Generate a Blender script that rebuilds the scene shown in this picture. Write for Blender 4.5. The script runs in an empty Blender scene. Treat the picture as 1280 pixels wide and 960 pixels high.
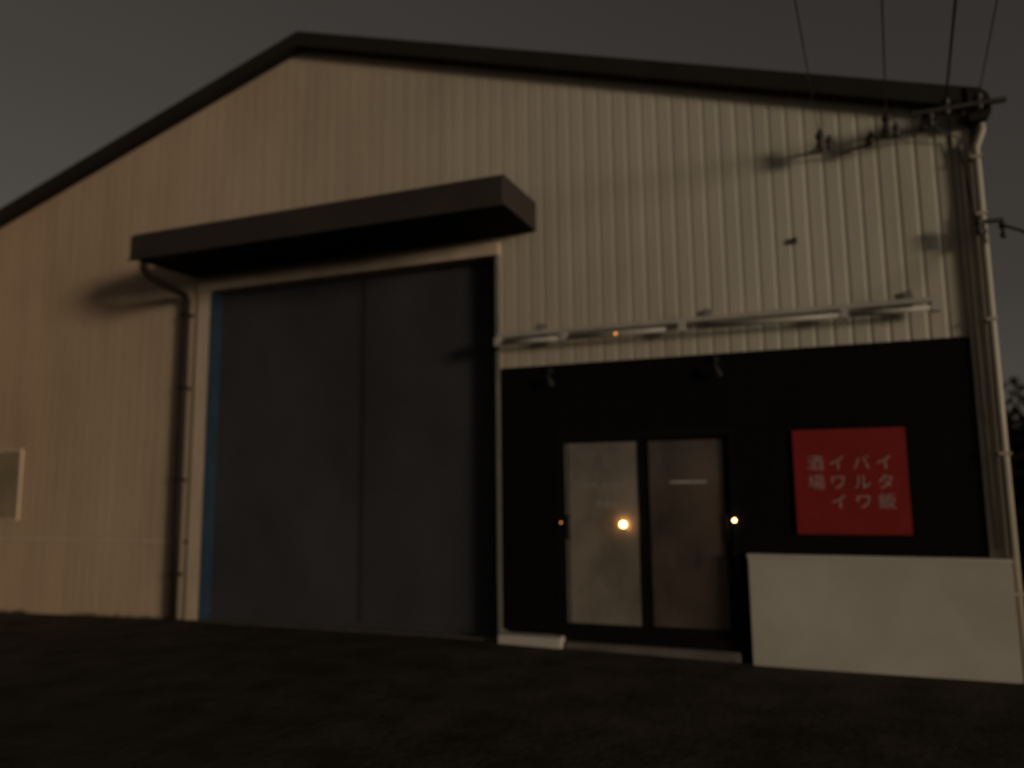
import bpy, bmesh, math, random
from mathutils import Vector, Matrix
random.seed(7)
YF=7.287           # facade plane
scene=bpy.context.scene
# ------------------------------------------------------------ helpers
def empty(name,loc=(0,0,0)):
    e=bpy.data.objects.new(name,None); e.location=loc; e.empty_display_size=0.3
    scene.collection.objects.link(e); return e
def obj_from(name,bm,mat,parent=None,smooth=False):
    me=bpy.data.meshes.new(name); bm.to_mesh(me); bm.free()
    if isinstance(mat,(list,tuple)):
        for m in mat: me.materials.append(m)
    else: me.materials.append(mat)
    if smooth:
        for p in me.polygons: p.use_smooth=True
    o=bpy.data.objects.new(name,me); scene.collection.objects.link(o)
    if parent: o.parent=parent
    return o
def add_box(bm,x0,x1,y0,y1,z0,z1):
    vs=[bm.verts.new(p) for p in ((x0,y0,z0),(x1,y0,z0),(x1,y1,z0),(x0,y1,z0),(x0,y0,z1),(x1,y0,z1),(x1,y1,z1),(x0,y1,z1))]
    for f in ((0,3,2,1),(4,5,6,7),(0,1,5,4),(1,2,6,5),(2,3,7,6),(3,0,4,7)):
        bm.faces.new([vs[i] for i in f])
def box(name,x0,x1,y0,y1,z0,z1,mat,parent=None,bev=0.0):
    bm=bmesh.new(); add_box(bm,x0,x1,y0,y1,z0,z1)
    if bev: bmesh.ops.bevel(bm,geom=bm.edges[:],offset=bev,segments=2,affect='EDGES')
    return obj_from(name,bm,mat,parent)
def add_tube(bm,pts,r,n=10,cap=True):
    pts=[Vector(p) for p in pts]; rings=[]
    for i,p in enumerate(pts):
        if i==0: t=pts[1]-p
        elif i==len(pts)-1: t=p-pts[i-1]
        else: t=(pts[i+1]-p).normalized()+(p-pts[i-1]).normalized()
        t.normalize()
        a=Vector((0,0,1)) if abs(t.z)<0.9 else Vector((0,1,0))
        u=t.cross(a).normalized(); v=t.cross(u)
        rr=r[i] if isinstance(r,(list,tuple)) else r
        rings.append([bm.verts.new(p+(u*math.cos(2*math.pi*k/n)+v*math.sin(2*math.pi*k/n))*rr) for k in range(n)])
    for a,b in zip(rings,rings[1:]):
        for k in range(n): bm.faces.new((a[k],a[(k+1)%n],b[(k+1)%n],b[k]))
    if cap:
        bm.faces.new(rings[0][::-1]); bm.faces.new(rings[-1])
def tube(name,pts,r,mat,parent=None,n=10):
    bm=bmesh.new(); add_tube(bm,pts,r,n); return obj_from(name,bm,mat,parent,True)
# ------------------------------------------------------------ materials
def mat(name,col,rough=0.7,metal=0.0,var=0.15,scale=3.0,stretch=(1,1,1),bump=0.0,bscale=40,col2=None,spec=0.4):
    m=bpy.data.materials.new(name); m.use_nodes=True; nt=m.node_tree; N=nt.nodes; L=nt.links
    b=N['Principled BSDF']; b.inputs['Roughness'].default_value=rough; b.inputs['Metallic'].default_value=metal
    b.inputs['Specular IOR Level'].default_value=spec
    tc=N.new('ShaderNodeTexCoord'); mp=N.new('ShaderNodeMapping'); mp.inputs['Scale'].default_value=stretch
    L.new(tc.outputs['Object'],mp.inputs['Vector'])
    nz=N.new('ShaderNodeTexNoise'); nz.inputs['Scale'].default_value=scale; nz.inputs['Detail'].default_value=3
    nz.inputs['Roughness'].default_value=0.6
    L.new(mp.outputs[0],nz.inputs['Vector'])
    rp=N.new('ShaderNodeValToRGB'); c2=col2 or tuple(c*(1-var) for c in col)
    rp.color_ramp.elements[0].position=0.3; rp.color_ramp.elements[1].position=0.7
    rp.color_ramp.elements[0].color=(*c2,1); rp.color_ramp.elements[1].color=(*[min(1,c*(1+var*0.5)) for c in col],1)
    L.new(nz.outputs[0],rp.inputs[0]); L.new(rp.outputs[0],b.inputs['Base Color'])
    if bump:
        n2=N.new('ShaderNodeTexNoise'); n2.inputs['Scale'].default_value=bscale; n2.inputs['Detail'].default_value=4
        L.new(tc.outputs['Object'],n2.inputs['Vector'])
        bp=N.new('ShaderNodeBump'); bp.inputs['Strength'].default_value=bump; bp.inputs['Distance'].default_value=0.02
        L.new(n2.outputs[0],bp.inputs['Height']); L.new(bp.outputs[0],b.inputs['Normal'])
    return m
def emis(name,col,s):
    m=bpy.data.materials.new(name); m.use_nodes=True; b=m.node_tree.nodes['Principled BSDF']
    b.inputs['Base Color'].default_value=(*col,1); b.inputs['Emission Color'].default_value=(*col,1); b.inputs['Emission Strength'].default_value=s
    return m
# cladding: weathered cream sheet, faint streaks, warm lamp light painted in as a peach tint towards the left
def cladding():
    m=mat('cream_cladding',(0.61,0.55,0.43),0.6,var=0.10,scale=1.3,stretch=(3.0,1,0.35),spec=0.25)
    nt=m.node_tree;N=nt.nodes;L=nt.links;b=N['Principled BSDF']
    src=b.inputs['Base Color'].links[0].from_socket
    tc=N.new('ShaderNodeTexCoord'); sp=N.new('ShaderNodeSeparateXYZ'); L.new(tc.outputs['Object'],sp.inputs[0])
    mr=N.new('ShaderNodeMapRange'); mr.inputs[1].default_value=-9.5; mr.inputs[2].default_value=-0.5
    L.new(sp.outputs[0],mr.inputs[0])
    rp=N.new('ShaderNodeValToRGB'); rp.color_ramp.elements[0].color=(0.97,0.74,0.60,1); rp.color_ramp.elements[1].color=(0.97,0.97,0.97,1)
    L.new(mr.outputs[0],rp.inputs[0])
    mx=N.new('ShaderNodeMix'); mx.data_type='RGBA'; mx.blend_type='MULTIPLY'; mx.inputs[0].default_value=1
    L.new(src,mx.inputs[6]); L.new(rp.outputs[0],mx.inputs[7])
    nz=N.new('ShaderNodeTexNoise'); nz.inputs['Scale'].default_value=0.45; nz.inputs['Detail'].default_value=3
    L.new(tc.outputs['Object'],nz.inputs['Vector'])
    r2=N.new('ShaderNodeValToRGB'); r2.color_ramp.elements[0].position=0.35; r2.color_ramp.elements[1].position=0.65
    r2.color_ramp.elements[0].color=(0.86,0.84,0.82,1); r2.color_ramp.elements[1].color=(1,1,1,1)
    L.new(nz.outputs[0],r2.inputs[0])
    m2=N.new('ShaderNodeMix'); m2.data_type='RGBA'; m2.blend_type='MULTIPLY'; m2.inputs[0].default_value=1
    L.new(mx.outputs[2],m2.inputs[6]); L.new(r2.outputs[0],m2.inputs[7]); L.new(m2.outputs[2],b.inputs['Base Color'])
    return m
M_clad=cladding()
M_trim=mat('cream_trim',(0.62,0.55,0.43),0.5,var=0.15,scale=4,stretch=(1,1,0.3))
M_trimL=mat('peach_cream_trim',(0.66,0.50,0.36),0.55,var=0.15,scale=4,stretch=(1,1,0.3))  # warmer, more peach than the other cream trim
M_brown=mat('dark_brown_sheet',(0.052,0.040,0.033),0.7,var=0.2,scale=2,spec=0.2)
M_verge=mat('verge_sheet',(0.027,0.022,0.019),0.75,var=0.2,scale=2,spec=0.15)
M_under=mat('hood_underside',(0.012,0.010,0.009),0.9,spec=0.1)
M_roof=mat('roof_sheet',(0.036,0.030,0.027),0.7,var=0.2,scale=1,spec=0.2)
M_shut=mat('shutter_steel',(0.058,0.056,0.060),0.7,var=0.35,scale=0.7,stretch=(1,1,0.6),spec=0.15)
M_post=mat('shutter_post_steel',(0.038,0.036,0.037),0.7,var=0.35,scale=0.7,stretch=(1,1,0.6),spec=0.15)
M_blue=mat('blue_jamb',(0.020,0.044,0.070),0.6,var=0.35,scale=1.5)
M_black=mat('black_boards',(0.0055,0.005,0.005),0.8,var=0.3,scale=3,stretch=(6,1,0.4),spec=0.08)
M_frame=mat('black_aluminium',(0.007,0.006,0.006),0.5,spec=0.15)
M_pipe=mat('brown_pipe',(0.020,0.014,0.010),0.6,var=0.2,spec=0.2)
M_cream=mat('cream_pipe',(0.50,0.42,0.31),0.4,var=0.12)
M_conc=mat('white_painted_concrete',(0.54,0.49,0.405),0.85,var=0.14,scale=1.6,bump=0.06,bscale=18)
M_concd=mat('concrete_base',(0.14,0.12,0.10),0.9,var=0.3,scale=4,bump=0.2)
M_cap=mat('wall_cap',(0.54,0.49,0.41),0.7,var=0.1)
M_red=mat('red_sign_face',(0.28,0.020,0.017),0.6,var=0.15,scale=5,spec=0.2)
M_white=mat('worn_white_lettering',(0.47,0.31,0.28),0.7,var=0.45,scale=22,spec=0.2)
M_metal=mat('galvanised',(0.27,0.24,0.20),0.5,metal=0.2,var=0.2,scale=6)
M_dmetal=mat('dull_metal',(0.03,0.027,0.023),0.7,var=0.2,scale=6,spec=0.2)
M_tube=mat('lamp_white',(0.50,0.45,0.38),0.4,var=0.2)
M_ins=mat('porcelain_dark',(0.07,0.06,0.052),0.4,var=0.2)
M_wire=mat('wire_black',(0.035,0.031,0.028),0.6)
M_pole=mat('pole_concrete',(0.32,0.30,0.27),0.85,var=0.2,bump=0.2)
M_win=mat('frosted_window',(0.33,0.25,0.14),0.6,var=0.25,scale=2,spec=0.2)
M_bark=mat('bark',(0.03,0.022,0.015),0.9,var=0.3,spec=0.1)
M_leaf=mat('leaf',(0.014,0.013,0.008),0.95,var=0.5,scale=1.2,spec=0.05)
M_weed=mat('weed',(0.04,0.042,0.02),0.85,var=0.4,scale=8)
M_grd=mat('asphalt',(0.066,0.055,0.040),0.95,var=0.5,scale=2.2,bump=0.35,bscale=14,spec=0.12)
M_glow=emis('warm_reflection_glow',(1.0,0.50,0.18),20.0)  # glow for beads that stand in for reflected lamps
M_glow2=emis('warm_reflection_glow_dim',(1.0,0.38,0.10),1.6)  # weaker glow for the small stand-in reflections
def film(name,col,var,rough,stretch):
    m=mat(name,col,rough,var=var,scale=1.6,stretch=stretch,spec=0.6)
    b=m.node_tree.nodes['Principled BSDF']; b.inputs['Coat Weight'].default_value=1.0; b.inputs['Coat Roughness'].default_value=0.04
    return m
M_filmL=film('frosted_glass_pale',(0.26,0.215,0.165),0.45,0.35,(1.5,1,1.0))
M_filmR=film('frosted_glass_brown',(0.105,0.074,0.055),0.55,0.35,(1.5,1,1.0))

# ------------------------------------------------------------ ground
def gz(x,y):
    s=lambda t:max(0,min(1,t))
    return -0.055*s((x+3.2)/2.8)-0.06*s((-x-6.9)/3.0)
bm=bmesh.new()
xs=[-400,-120,-50,-25,-14]+[-12+0.35*i for i in range(0,46)]+[6,12,30,80,200,400]
ys=[-400,-120,-40,-15,-6]+[-4+0.4*i for i in range(0,30)]+[9,14,30,80,200,600]
grid=[[bm.verts.new((x,y,gz(x,y)+(random.uniform(-.004,.004) if -12<x<4 and -4<y<7 else 0))) for x in xs] for y in ys]
for j in range(len(ys)-1):
    for i in range(len(xs)-1):
        bm.faces.new((grid[j][i],grid[j][i+1],grid[j+1][i+1],grid[j+1][i]))
obj_from('asphalt_ground',bm,M_grd,smooth=True)

# ------------------------------------------------------------ warehouse
W=empty('warehouse')
RX,RZ=-5.42,6.83; XR,XL=1.46,-12.30; EZ=4.72
def top(x): return RZ-(RZ-EZ)*abs(x-RX)/(XR-RX)
PITCH=0.15
def rib(x): return 0.0018+0.0048*max(0,min(1,(x+4.5)/5.5))   # ribs deepen to the right; left ones kept shallow so their shading fades
def corr(name,x0,x1,zb,zt,parent=W):
    prof=[]; k=math.floor(x0/PITCH)-1
    while k*PITCH<x1+PITCH:
        c=k*PITCH; dp=rib(c)
        prof+= [(c-0.022,0.0),(c-0.008,dp),(c+0.008,dp),(c+0.022,0.0)]
        k+=1
    def y_at(x):
        for (a,ya),(b,yb) in zip(prof,prof[1:]):
            if a<=x<=b: return ya+(yb-ya)*(x-a)/(b-a)
        return 0
    pts=[(x0,y_at(x0))]+[p for p in prof if x0<p[0]<x1]+[(x1,y_at(x1))]
    if callable(zt) and x0<RX<x1: pts.append((RX,y_at(RX))); pts.sort()
    bm=bmesh.new(); pv=None
    for x,y in pts:
        b=zb; t=zt(x) if callable(zt) else zt
        v=(bm.verts.new((x,YF+y,b)),bm.verts.new((x,YF+y,t)))
        if pv: bm.faces.new((pv[0],v[0],v[1],pv[1]))
        pv=v
    bmesh.ops.recalc_face_normals(bm,faces=bm.faces)
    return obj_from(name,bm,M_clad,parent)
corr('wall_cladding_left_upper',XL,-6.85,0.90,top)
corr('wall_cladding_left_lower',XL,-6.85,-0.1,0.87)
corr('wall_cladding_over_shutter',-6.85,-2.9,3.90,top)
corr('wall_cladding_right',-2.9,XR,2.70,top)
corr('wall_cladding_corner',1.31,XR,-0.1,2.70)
box('wall_joint_flashing',XL,-6.98,YF-0.007,YF+0.02,0.872,0.898,M_trimL,W)
# backing structure / other walls
bm=bmesh.new()
B=YF+24
def quad(bm,*p): bm.faces.new([bm.verts.new(q) for q in p])
quad(bm,(XR,YF+0.03,-0.2),(XR,B,-0.2),(XR,B,EZ),(XR,YF+0.03,EZ))
quad(bm,(XL,YF+0.03,-0.2),(XL,YF+0.03,EZ),(XL,B,EZ),(XL,B,-0.2))
bm.faces.new([bm.verts.new(q) for q in ((XL,B,-0.2),(XL,B,EZ),(RX,B,RZ),(XR,B,EZ),(XR,B,-0.2))])
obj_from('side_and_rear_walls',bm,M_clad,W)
bm=bmesh.new()
quad(bm,(XL,YF+0.6,-0.2),(XR,YF+0.6,-0.2),(XR,YF+0.6,EZ),(XL,YF+0.6,EZ))
obj_from('inner_partition',bm,M_under,W)
# roof
bm=bmesh.new()
oh=0.10; th=0.05
for s in (1,-1):
    xe=RX+s*(XR-RX+0.10); ze=RZ-(RZ-EZ)*(XR-RX+0.10)/(XR-RX)
    a=[(RX,YF-oh,RZ+0.02),(xe,YF-oh,ze+0.02),(xe,B,ze+0.02),(RX,B,RZ+0.02)]
    lo=[bm.verts.new(p) for p in a]; hi=[bm.verts.new((p[0],p[1],p[2]+th)) for p in a]
    bm.faces.new(lo); bm.faces.new(hi)
    for i in range(4): bm.faces.new((lo[i],lo[(i+1)%4],hi[(i+1)%4],hi[i]))
bmesh.ops.recalc_face_normals(bm,faces=bm.faces)
obj_from('roof',bm,M_roof,W)
# verge fascia following the gable
bm=bmesh.new()
for s in (1,-1):
    xe=RX+s*(XR-RX+0.02); ze=RZ-(RZ-EZ)*(XR-RX+0.02)/(XR-RX)
    f=[(RX,RZ-0.06),(xe,ze-0.07),(xe,ze+0.11),(RX,RZ+0.12)]
    fr_=[bm.verts.new((x,YF-0.14,z)) for x,z in f]; bk=[bm.verts.new((x,YF-0.002,z)) for x,z in f]
    bm.faces.new(fr_); bm.faces.new(bk)
    for i in range(4): bm.faces.new((fr_[i],fr_[(i+1)%4],bk[(i+1)%4],bk[i]))
bmesh.ops.recalc_face_normals(bm,faces=bm.faces)
obj_from('verge_fascia',bm,M_verge,W)
for nm,sx in (('eave_gutter_right',1),('eave_gutter_left',-1)):
    bm=bmesh.new(); prof=[(0.0,0.10),(0.09,0.075),(0.15,0.02),(0.17,-0.05),(0.165,-0.16),(0.13,-0.21),(0.0,-0.21)]
    base=XR if sx>0 else XL
    a=[bm.verts.new((base+sx*p[0],YF-0.16,EZ+p[1])) for p in prof]; b=[bm.verts.new((base+sx*p[0],B,EZ+p[1])) for p in prof]
    bm.faces.new(a); bm.faces.new(b)
    for i in range(len(prof)): j=(i+1)%len(prof); bm.faces.new((a[i],a[j],b[j],b[i]))
    bmesh.ops.recalc_face_normals(bm,faces=bm.faces); obj_from(nm,bm,M_verge,W)
box('corner_trim',1.345,1.475,YF-0.022,YF-0.002,-0.1,EZ-0.1,M_trim,W)

# shutter opening
SX0,SX1,SZ=-6.65,-2.90,3.89; DEP=0.15
box('shutter_jamb_trim',-6.85,SX0,YF-0.03,YF+DEP,-0.1,3.90,M_trimL,W)
box('shutter_jamb_face_left',SX0,SX0+0.02,YF-0.034,YF+DEP,-0.1,SZ-0.002,M_blue,W)
box('shutter_header',-6.85,SX1+0.02,YF-0.05,YF+DEP,3.902,4.03,M_trimL,W)
box('shutter_jamb_right',SX1-0.02,SX1+0.020,YF-0.035,YF+DEP,-0.1,3.90,M_metal,W)
def shutter(name,x0,x1,yb):
    bm=bmesh.new(); z=-0.02; pv=None
    while z<SZ+0.02:
        for dz,dy in ((0.0,0.0),(0.058,0.0),(0.066,0.004),(0.074,0.004)):
            v=(bm.verts.new((x0,yb+dy,z+dz)),bm.verts.new((x1,yb+dy,z+dz)))
            if pv: bm.faces.new((pv[0],pv[1],v[1],v[0]))
            pv=v
        z+=0.082
    bmesh.ops.recalc_face_normals(bm,faces=bm.faces)
    return obj_from(name,bm,M_shut,W)
MX=-4.60
shutter('shutter_leaf_left',SX0+0.02,MX-0.03,YF+DEP-0.01)
shutter('shutter_leaf_right',MX+0.03,SX1-0.02,YF+DEP-0.01)
box('shutter_centre_post',MX-0.032,MX+0.032,YF+DEP-0.013,YF+DEP+0.03,-0.02,SZ+0.01,M_post,W)
box('shutter_bottom_bar',SX0+0.022,SX1-0.022,YF+DEP-0.03,YF+DEP+0.02,-0.03,0.06,M_shut,W)
box('shutter_sill',SX0-0.1,SX1,YF-0.06,YF+DEP-0.05,-0.06,0.008,M_concd,W)
# hood over the shutter
bm=bmesh.new()
hx0,hx1,hy=-6.97,-2.47,6.32
prof=[(hy,4.06),(hy,4.33),(hy+0.05,4.375),(YF-0.002,4.42),(YF-0.002,4.11),(hy+0.03,4.085),(hy+0.03,4.06)]
a=[bm.verts.new((hx0,y,z)) for y,z in prof]; b=[bm.verts.new((hx1,y,z)) for y,z in prof]
bm.faces.new(a); bm.faces.new(b)
for i in range(len(prof)):
    j=(i+1)%len(prof); f=bm.faces.new((a[i],a[j],b[j],b[i]))
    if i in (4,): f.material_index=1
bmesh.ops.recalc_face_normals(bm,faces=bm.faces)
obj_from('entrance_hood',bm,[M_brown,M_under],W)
box('hood_bottom_lip',hx0-0.012,hx1+0.012,hy-0.012,hy+0.004,4.058,4.078,M_brown,W)
tube('hood_downpipe',[(-6.86,6.42,4.10),(-6.86,6.42,3.98),(-6.90,6.55,3.92),(-6.98,YF-0.14,3.86),(-6.98,YF-0.08,3.80),(-6.98,YF-0.08,2.5),(-6.98,YF-0.08,1.2),(-6.98,YF-0.08,-0.05)],0.045,M_pipe,W,12)
bm=bmesh.new()
for z in (0.5,1.6,2.7,3.6): add_box(bm,-7.03,-6.93,YF-0.13,YF-0.0,z,z+0.03)
obj_from('downpipe_clips',bm,M_pipe,W)

# left window
bm=bmesh.new()
for a in ((-11.0,-9.72,2.03,2.06),(-11.0,-9.72,1.12,1.15)): add_box(bm,a[0],a[1],YF-0.03,YF+0.03,a[2],a[3])
for x in (-11.0,-10.4,-9.75): add_box(bm,x,x+0.03,YF-0.028,YF+0.03,1.15,2.03)
obj_from('window_frame',bm,M_trimL,W)
box('window_pane',-10.96,-9.75,YF-0.015,YF+0.0,1.15,2.03,M_win,W)

# black shopfront wall with door opening
DX0,DX1,DZ=-2.30,-0.60,2.00
yb=YF-0.02
def boards(name,x0,x1,z0,z1):
    bm=bmesh.new(); z=z0
    while z<z1-1e-4:
        t=min(z+0.18,z1); add_box(bm,x0,x1,yb,yb+0.03,z,t-0.006); z+=0.18
    add_box(bm,x0,x1,yb+0.006,yb+0.04,z0,z1)
    return obj_from(name,bm,M_black,W)
boards('black_wall_left',-2.878,DX0,0.10,2.0)
boards('black_wall_top',-2.878,1.343,2.0,2.69)
boards('black_wall_right',DX1,1.343,0.0,2.0)
box('entrance_base',-2.878,-2.24,YF-0.16,YF+0.02,-0.06,0.075,M_conc,W,0.008)
box('entrance_step',-2.22,-0.62,YF-0.10,YF+0.3,-0.09,0.03,M_concd,W,0.01)
D_=empty('sliding_door'); D_.parent=W
bm=bmesh.new()
add_box(bm,DX0,DX0+0.09,YF-0.024,YF+0.16,0.032,2.0)
add_box(bm,DX1-0.05,DX1,YF-0.024,YF+0.16,0.032,2.0)
add_box(bm,DX0+0.09,DX1-0.05,YF-0.024,YF+0.16,1.94,2.0)
add_box(bm,DX0+0.09,DX1-0.05,YF-0.024,YF+0.16,0.032,0.12)
obj_from('door_frame',bm,M_frame,D_)
def leaf(n,x0,x1,y,film,e=0.03):
    bm=bmesh.new()
    add_box(bm,x0,x0+e,y,y+0.03,0.12,1.94); add_box(bm,x1-0.06,x1,y,y+0.03,0.12,1.94)
    add_box(bm,x0+e,x1-0.06,y,y+0.03,1.905,1.94); add_box(bm,x0+e,x1-0.06,y,y+0.03,0.12,0.20)
    obj_from(n+'_leaf_frame',bm,M_frame,D_)
    box(n+'_glass',x0+e,x1-0.06,y+0.006,y+0.014,0.20,1.905,film,D_)
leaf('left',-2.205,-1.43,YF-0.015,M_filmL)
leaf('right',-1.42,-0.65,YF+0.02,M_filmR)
box('left_leaf_edge_strip',-2.205,-2.19,YF-0.019,YF-0.0155,0.2,1.9,M_metal,D_)
def text(name,body,size,loc,m,parent,ext=0.0015,space=1.0):
    cu=bpy.data.curves.new(name,'FONT'); cu.body=body; cu.size=size; cu.extrude=ext; cu.align_x='CENTER'; cu.align_y='CENTER'; cu.space_character=space
    o=bpy.data.objects.new(name,cu); scene.collection.objects.link(o)
    o.rotation_euler=(math.radians(90),0,0); o.location=loc
    bpy.context.view_layer.update()
    dg=bpy.context.evaluated_depsgraph_get(); me=bpy.data.meshes.new_from_object(o.evaluated_get(dg))
    me.materials.clear(); me.materials.append(m)
    n=bpy.data.objects.new(name,me); n.matrix_world=o.matrix_world.copy(); scene.collection.objects.link(n)
    bpy.data.objects.remove(o); n.parent=parent; return n
M_decal_refl=mat('pale_decal_and_reflection',(0.42,0.38,0.33),0.6,var=0.3,scale=12)  # shared by the glass lettering and the painted reflection strip
text('glass_lettering_upper','バル イワイ',0.085,(-1.82,YF-0.0105,1.49),M_decal_refl,D_)
text('glass_lettering_lower','営業中',0.075,(-1.80,YF-0.0105,1.31),M_decal_refl,D_)
box('glass_reflection_strip',-1.20,-0.86,YF+0.0235,YF+0.0255,1.505,1.53,M_decal_refl,D_)  # pale strip painting a light reflection onto the right pane
for nm,x,y in (('handle_left',-2.17,YF-0.015),('handle_right',-0.69,YF+0.02)):
    tube(nm,[(x,y-0.02,0.98),(x,y-0.02,1.22)],0.010,M_dmetal,D_,8)
def globe(name,loc,r,m,parent):
    bm=bmesh.new(); bmesh.ops.create_uvsphere(bm,u_segments=10,v_segments=6,radius=r); bmesh.ops.translate(bm,verts=bm.verts,vec=loc)
    return obj_from(name,bm,m,parent,True)
globe('door_reflection_bead',(-1.64,YF-0.040,1.125),0.028,M_glow,D_)  # glowing bead added in place of a street lamp reflected in the glass
tube('reflection_bead_holder',[(-1.64,YF-0.010,1.09),(-1.64,YF-0.040,1.085),(-1.64,YF-0.040,1.10)],0.010,M_wire,D_,8)  # added stem carrying the reflection bead
globe('frame_glint_right',(-0.625,YF-0.04,1.17),0.014,M_glow,D_)  # added glowing bead for the glint on the right of the frame
globe('frame_glint_left',(-2.255,YF-0.03,1.14),0.008,M_glow2,D_)  # added dim bead for the glint on the left of the frame

# right downpipe & conduits
tube('corner_downpipe',[(1.56,YF-0.06,4.56),(1.56,YF-0.06,4.45),(1.50,YF-0.075,4.30),(1.50,YF-0.075,2.0),(1.50,YF-0.075,-0.06)],0.035,M_cream,W,12)
tube('corner_conduit',[(1.40,YF-0.045,4.35),(1.40,YF-0.045,2.0),(1.405,YF-0.045,0.95)],0.014,M_cream,W,8)
bm=bmesh.new()
for z in (0.6,1.7,2.8,3.7,4.2): add_box(bm,1.455,1.545,YF-0.115,YF,z,z+0.025)
obj_from('corner_pipe_clips',bm,M_cream,W)

# ------------------------------------------------------------ low wall
LW=empty('low_wall')
box('body',-0.52,1.47,YF-0.13,YF-0.023,-0.10,0.845,M_conc,LW,0.006)
box('cap',-0.53,1.475,YF-0.138,YF-0.021,0.846,0.882,M_cap,LW,0.006)

# ------------------------------------------------------------ red sign
S=empty('restaurant_sign')
box('panel',-0.10,0.80,YF-0.045,YF-0.024,1.055,1.955,M_red,S,0.004)
cols=[(0.625,'イタ飯'),(0.445,'バルワ'),(0.255,'イワイ'),(0.08,'酒場')]
for cx,s in cols:
    for i,ch in enumerate(s):
        text('character',ch,0.142,(cx,YF-0.047,1.655-0.165*i),M_white,S,0.0012)

# ------------------------------------------------------------ long light fixture above shopfront
F=empty('fluorescent_sign_light')
bm=bmesh.new(); add_box(bm,-2.86,1.13,YF-0.17,YF-0.10,2.985,3.03)
bmesh.ops.bevel(bm,geom=bm.edges[:],offset=0.006,segments=2,affect='EDGES'); obj_from('upper_rail',bm,M_tube,F)
bm=bmesh.new()
for x0,x1 in ((-2.82,-2.2),(-2.1,-1.15),(-0.85,0.35),(0.42,1.05)):
    add_tube(bm,[(x0,YF-0.18,2.93),(x1,YF-0.18,2.93)],0.022,12)
obj_from('tubes',bm,M_tube,F,True)
bm=bmesh.new()
for x in (-2.84,-2.15,-1.0,0.385,1.09): add_box(bm,x-0.03,x+0.03,YF-0.205,YF-0.12,2.90,2.984)
obj_from('tube_holders',bm,M_tube,F)
bm=bmesh.new()
for x in (-2.40,-0.78,0.90):
    add_box(bm,x-0.03,x+0.03,YF-0.165,YF+0.005,3.032,3.06); add_box(bm,x-0.035,x+0.035,YF-0.03,YF+0.004,2.98,3.12)
    add_box(bm,x-0.02,x+0.02,YF-0.17,YF-0.14,3.061,3.10)
obj_from('wall_brackets',bm,M_metal,F)
globe('tube_glint',(-1.62,YF-0.205,2.925),0.012,M_glow2,F)  # added glowing bead for the reflection on the fixture
def spot(x,z):
    e=empty('spotlight')
    tube('arm',[(x,YF-0.02,z+0.14),(x,YF-0.09,z+0.13),(x,YF-0.13,z+0.06)],0.008,M_dmetal,e,8)
    bm=bmesh.new(); c=Vector((x,YF-0.13,z+0.06)); d=Vector((0.25,0.25,-0.8)).normalized()
    add_tube(bm,[c-d*0.02,c+d*0.02,c+d*0.08,c+d*0.095],[0.012,0.026,0.036,0.04],12)
    obj_from('head',bm,M_dmetal,e,True)
    box('base',x-0.025,x+0.025,YF-0.034,YF-0.021,z+0.11,z+0.17,M_dmetal,e)
spot(-2.33,2.50); spot(-0.72,2.50)

# ------------------------------------------------------------ overhead lines
I=empty('insulator_bracket')
bm=bmesh.new()
add_box(bm,1.02,1.72,YF-0.25,YF-0.21,4.60,4.635)
add_box(bm,1.10,1.14,YF-0.21,YF,4.55,4.599); add_box(bm,1.40,1.44,YF-0.21,YF,4.55,4.599)
add_box(bm,0.26,0.31,YF-0.22,YF,4.50,4.53); add_box(bm,0.80,0.85,YF-0.22,YF,4.56,4.59)
add_box(bm,0.66,0.70,YF-0.16,YF,4.48,4.51)
add_box(bm,1.40,1.62,YF-0.20,YF-0.16,3.60,3.63)
obj_from('steel_arms',bm,M_ins,I)
att=[(0.285,YF-0.22,4.54),(0.825,YF-0.22,4.60),(1.28,YF-0.23,4.66),(1.52,YF-0.23,4.66)]
bm=bmesh.new()
def ins(c,h=0.09,r=0.036):
    x,y,z=c
    add_tube(bm,[(x,y,z-h),(x,y,z-h*0.6),(x,y,z-h*0.5),(x,y,z-h*.1),(x,y,z),(x,y,z+h*.4),(x,y,z+h*.5),(x,y,z+h*.8)],[r*.6,r,r*.55,r*.6,r,r*.95,r*.5,r*.35],12)
for a in att: ins(a,0.10,0.038)
ins((0.36,YF-0.2,4.50),0.08,0.032); ins((0.70,YF-0.16,4.50),0.07,0.028); ins((0.90,YF-0.2,4.52),0.07,0.032); ins((1.16,YF-0.23,4.56),0.08,0.032)
ins((1.45,YF-0.18,3.60),0.09,0.036); ins((1.62,YF-0.18,3.55),0.09,0.032)
obj_from('insulators',bm,M_ins,I,True)
P=empty('utility_pole')
px,py=-1.0,-14.0
tube('shaft',[(px,py,-0.1),(px,py,5),(px,py,9.6)],[0.17,0.14,0.11],M_pole,P,16)
box('crossarm',px-0.75,px+0.75,py+0.12,py+0.2,8.3,8.38,M_metal,P)
bm=bmesh.new(); ends=[(-1.5,py+0.16,8.46),(-1.25,py+0.16,8.46),(-0.9,py+0.16,8.46),(-0.5,py+0.16,8.46)]
for e_ in ends: ins(e_,0.08,0.04)
obj_from('insulators',bm,M_ins,P,True)
PL=empty('power_line')
for k,(a,e_,r) in enumerate(zip(att,ends,(0.005,0.006,0.010,0.005))):
    pts=[]
    for i in range(31):
        t=i/30; pts.append((a[0]+(e_[0]-a[0])*t, a[1]+(e_[1]-a[1])*t, a[2]+(e_[2]-a[2])*(0.12*t+0.88*t*t)))
    tube('cable_%d'%(k+1),pts,r,M_wire,PL,8)
tube('service_drop',[(1.62,YF-0.2,3.56),(1.72,YF-0.3,3.47),(1.80,YF-0.4,3.35),(1.98,YF-0.6,3.22),(2.4,YF-1.3,3.15)],0.012,M_wire,PL,8)
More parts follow.
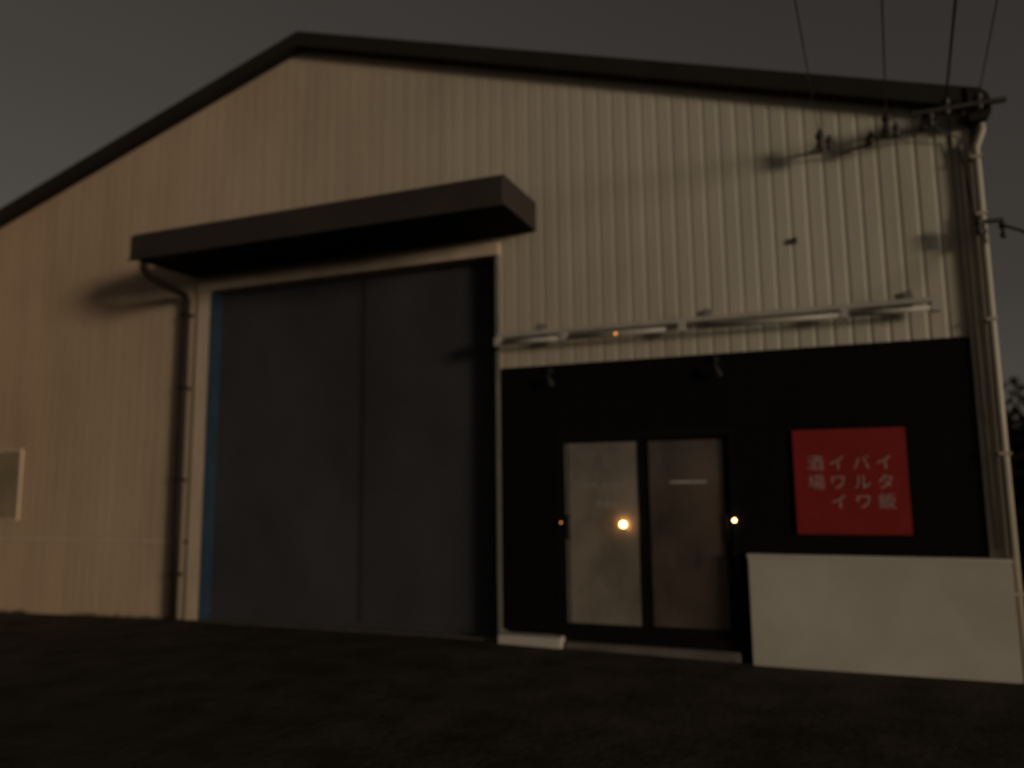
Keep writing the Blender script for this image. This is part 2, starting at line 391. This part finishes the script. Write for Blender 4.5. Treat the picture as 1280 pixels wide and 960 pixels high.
tube('wall_loop',[(1.2,YF-0.2,4.62),(1.22,YF-0.12,4.5),(1.38,YF-0.06,4.42),(1.42,YF-0.05,4.0),(1.45,YF-0.1,3.62)],0.008,M_wire,PL,8)
tube('jumper',[(0.285,YF-0.22,4.5),(0.2,YF-0.1,4.46),(0.5,YF-0.06,4.43),(0.75,YF-0.1,4.50),(1.05,YF-0.08,4.48),(1.2,YF-0.2,4.6)],0.006,M_wire,PL,8)
box('wall_vent',-0.01,0.045,YF-0.03,YF+0.01,3.665,3.715,M_ins,W)

# ------------------------------------------------------------ trees behind right, weeds
def tree(loc,h,r,n):
    e=empty('tree')
    x,y=loc
    bm=bmesh.new(); add_tube(bm,[(x,y,-0.1),(x+.1,y,h*0.3),(x-.05,y,h*.6),(x,y,h*.85)],[0.16,0.12,0.08,0.03],8)
    for k in range(7):
        a=random.uniform(0,6.28); z=h*random.uniform(.3,.65)
        add_tube(bm,[(x,y,z),(x+math.cos(a)*r*.5,y+math.sin(a)*r*.5,z+h*.12),(x+math.cos(a)*r*.85,y+math.sin(a)*r*.85,z+h*.2)],[.05,.03,.012],6)
    obj_from('trunk',bm,M_bark,e,True)
    bm=bmesh.new()
    cl=[(Vector((random.gauss(0,r*.45),random.gauss(0,r*.45),h*random.uniform(.1,.95))),random.uniform(.3,.55)*r) for _ in range(26)]
    for _ in range(n):
        c,cr=random.choice(cl); d=Vector((random.gauss(0,1),random.gauss(0,1),random.gauss(0,1))).normalized()*cr*random.uniform(.3,1)
        p=Vector((x,y,0))+c+d; s=random.uniform(.09,.17)
        u=Vector((random.gauss(0,1),random.gauss(0,1),random.gauss(0,1))).normalized(); v=u.orthogonal().normalized()
        bm.faces.new([bm.verts.new(p+u*s),bm.verts.new(p+v*s*.6),bm.verts.new(p-u*s),bm.verts.new(p-v*s*.6)])
    obj_from('crown',bm,M_leaf,e)
for l,h,r in (((4.3,14.5),2.8,1.4),((6.2,16),3.2,1.8),((5.2,21),3.7,2.0),((3.4,11.5),2.2,1.1),((7.8,13),3.0,1.6),((9.5,24),4.3,2.6)):
    tree(l,h,r,2600)
bm=bmesh.new()
for _ in range(900):
    x=random.choice((random.uniform(-11,-7.0),random.uniform(-11,-8.0),random.uniform(-0.7,-0.5)))
    if math.sin(x*5.1)+math.sin(x*2.3)<random.uniform(-1,1.4): continue
    y=YF-0.03-abs(random.gauss(0,0.05)); z=gz(x,y); h=random.uniform(.02,.07); a=random.uniform(0,3.14); w=.006
    t=(x+random.gauss(0,.02),y+random.gauss(0,.02),z+h)
    bm.faces.new([bm.verts.new((x-w*math.cos(a),y-w*math.sin(a),z-.01)),bm.verts.new((x+w*math.cos(a),y+w*math.sin(a),z-.01)),bm.verts.new(t)])
obj_from('weeds',bm,M_weed)

# ------------------------------------------------------------ light
d=Vector((-2.06,1.0,-0.22)).normalized()
sl=bpy.data.lights.new('sun','SUN'); sl.energy=0.98; sl.angle=math.radians(10); sl.color=(1.0,0.86,0.68)
so=bpy.data.objects.new('sun',sl); so.rotation_euler=d.to_track_quat('-Z','Y').to_euler(); so.location=(20,-10,8); scene.collection.objects.link(so)
w=bpy.data.worlds.new('World'); scene.world=w; w.use_nodes=True; nt=w.node_tree; N=nt.nodes; L=nt.links
bg=N['Background']; sky=N.new('ShaderNodeTexSky'); sky.sky_type='NISHITA'; sky.sun_disc=False
sky.sun_elevation=math.radians(5); sky.sun_rotation=math.radians(115.9)
hs=N.new('ShaderNodeHueSaturation'); hs.inputs['Saturation'].default_value=0.10; L.new(sky.outputs[0],hs.inputs['Color'])
mx=N.new('ShaderNodeMix'); mx.data_type='RGBA'; mx.blend_type='MULTIPLY'; mx.inputs[0].default_value=1; mx.inputs[7].default_value=(1.0,0.87,0.76,1)
L.new(hs.outputs[0],mx.inputs[6]); L.new(mx.outputs[2],bg.inputs[0]); bg.inputs[1].default_value=0.026
# ------------------------------------------------------------ camera
cd=bpy.data.cameras.new('camera'); cam=bpy.data.objects.new('camera',cd); scene.collection.objects.link(cam); scene.camera=cam
pitch,yaw,roll=math.radians(7.54),math.radians(20.73),math.radians(-0.66)
fwd=Vector((-math.sin(yaw)*math.cos(pitch),math.cos(yaw)*math.cos(pitch),math.sin(pitch)))
r=Vector((math.cos(yaw),math.sin(yaw),0)); u=r.cross(fwd)
r2=r*math.cos(roll)+u*math.sin(roll); u2=-r*math.sin(roll)+u*math.cos(roll)
cam.matrix_world=Matrix(((r2.x,u2.x,-fwd.x,0),(r2.y,u2.y,-fwd.y,0),(r2.z,u2.z,-fwd.z,1.5),(0,0,0,1)))
cd.sensor_width=36; cd.lens=36*961/1280; cd.clip_end=2000; cd.clip_start=0.05
# the phone missed focus slightly: focus falls in front of the building
cd.dof.use_dof=True; cd.dof.focus_distance=2.8; cd.dof.aperture_fstop=0.88
scene.view_settings.view_transform='Standard'; scene.view_settings.look='None'; scene.view_settings.exposure=0
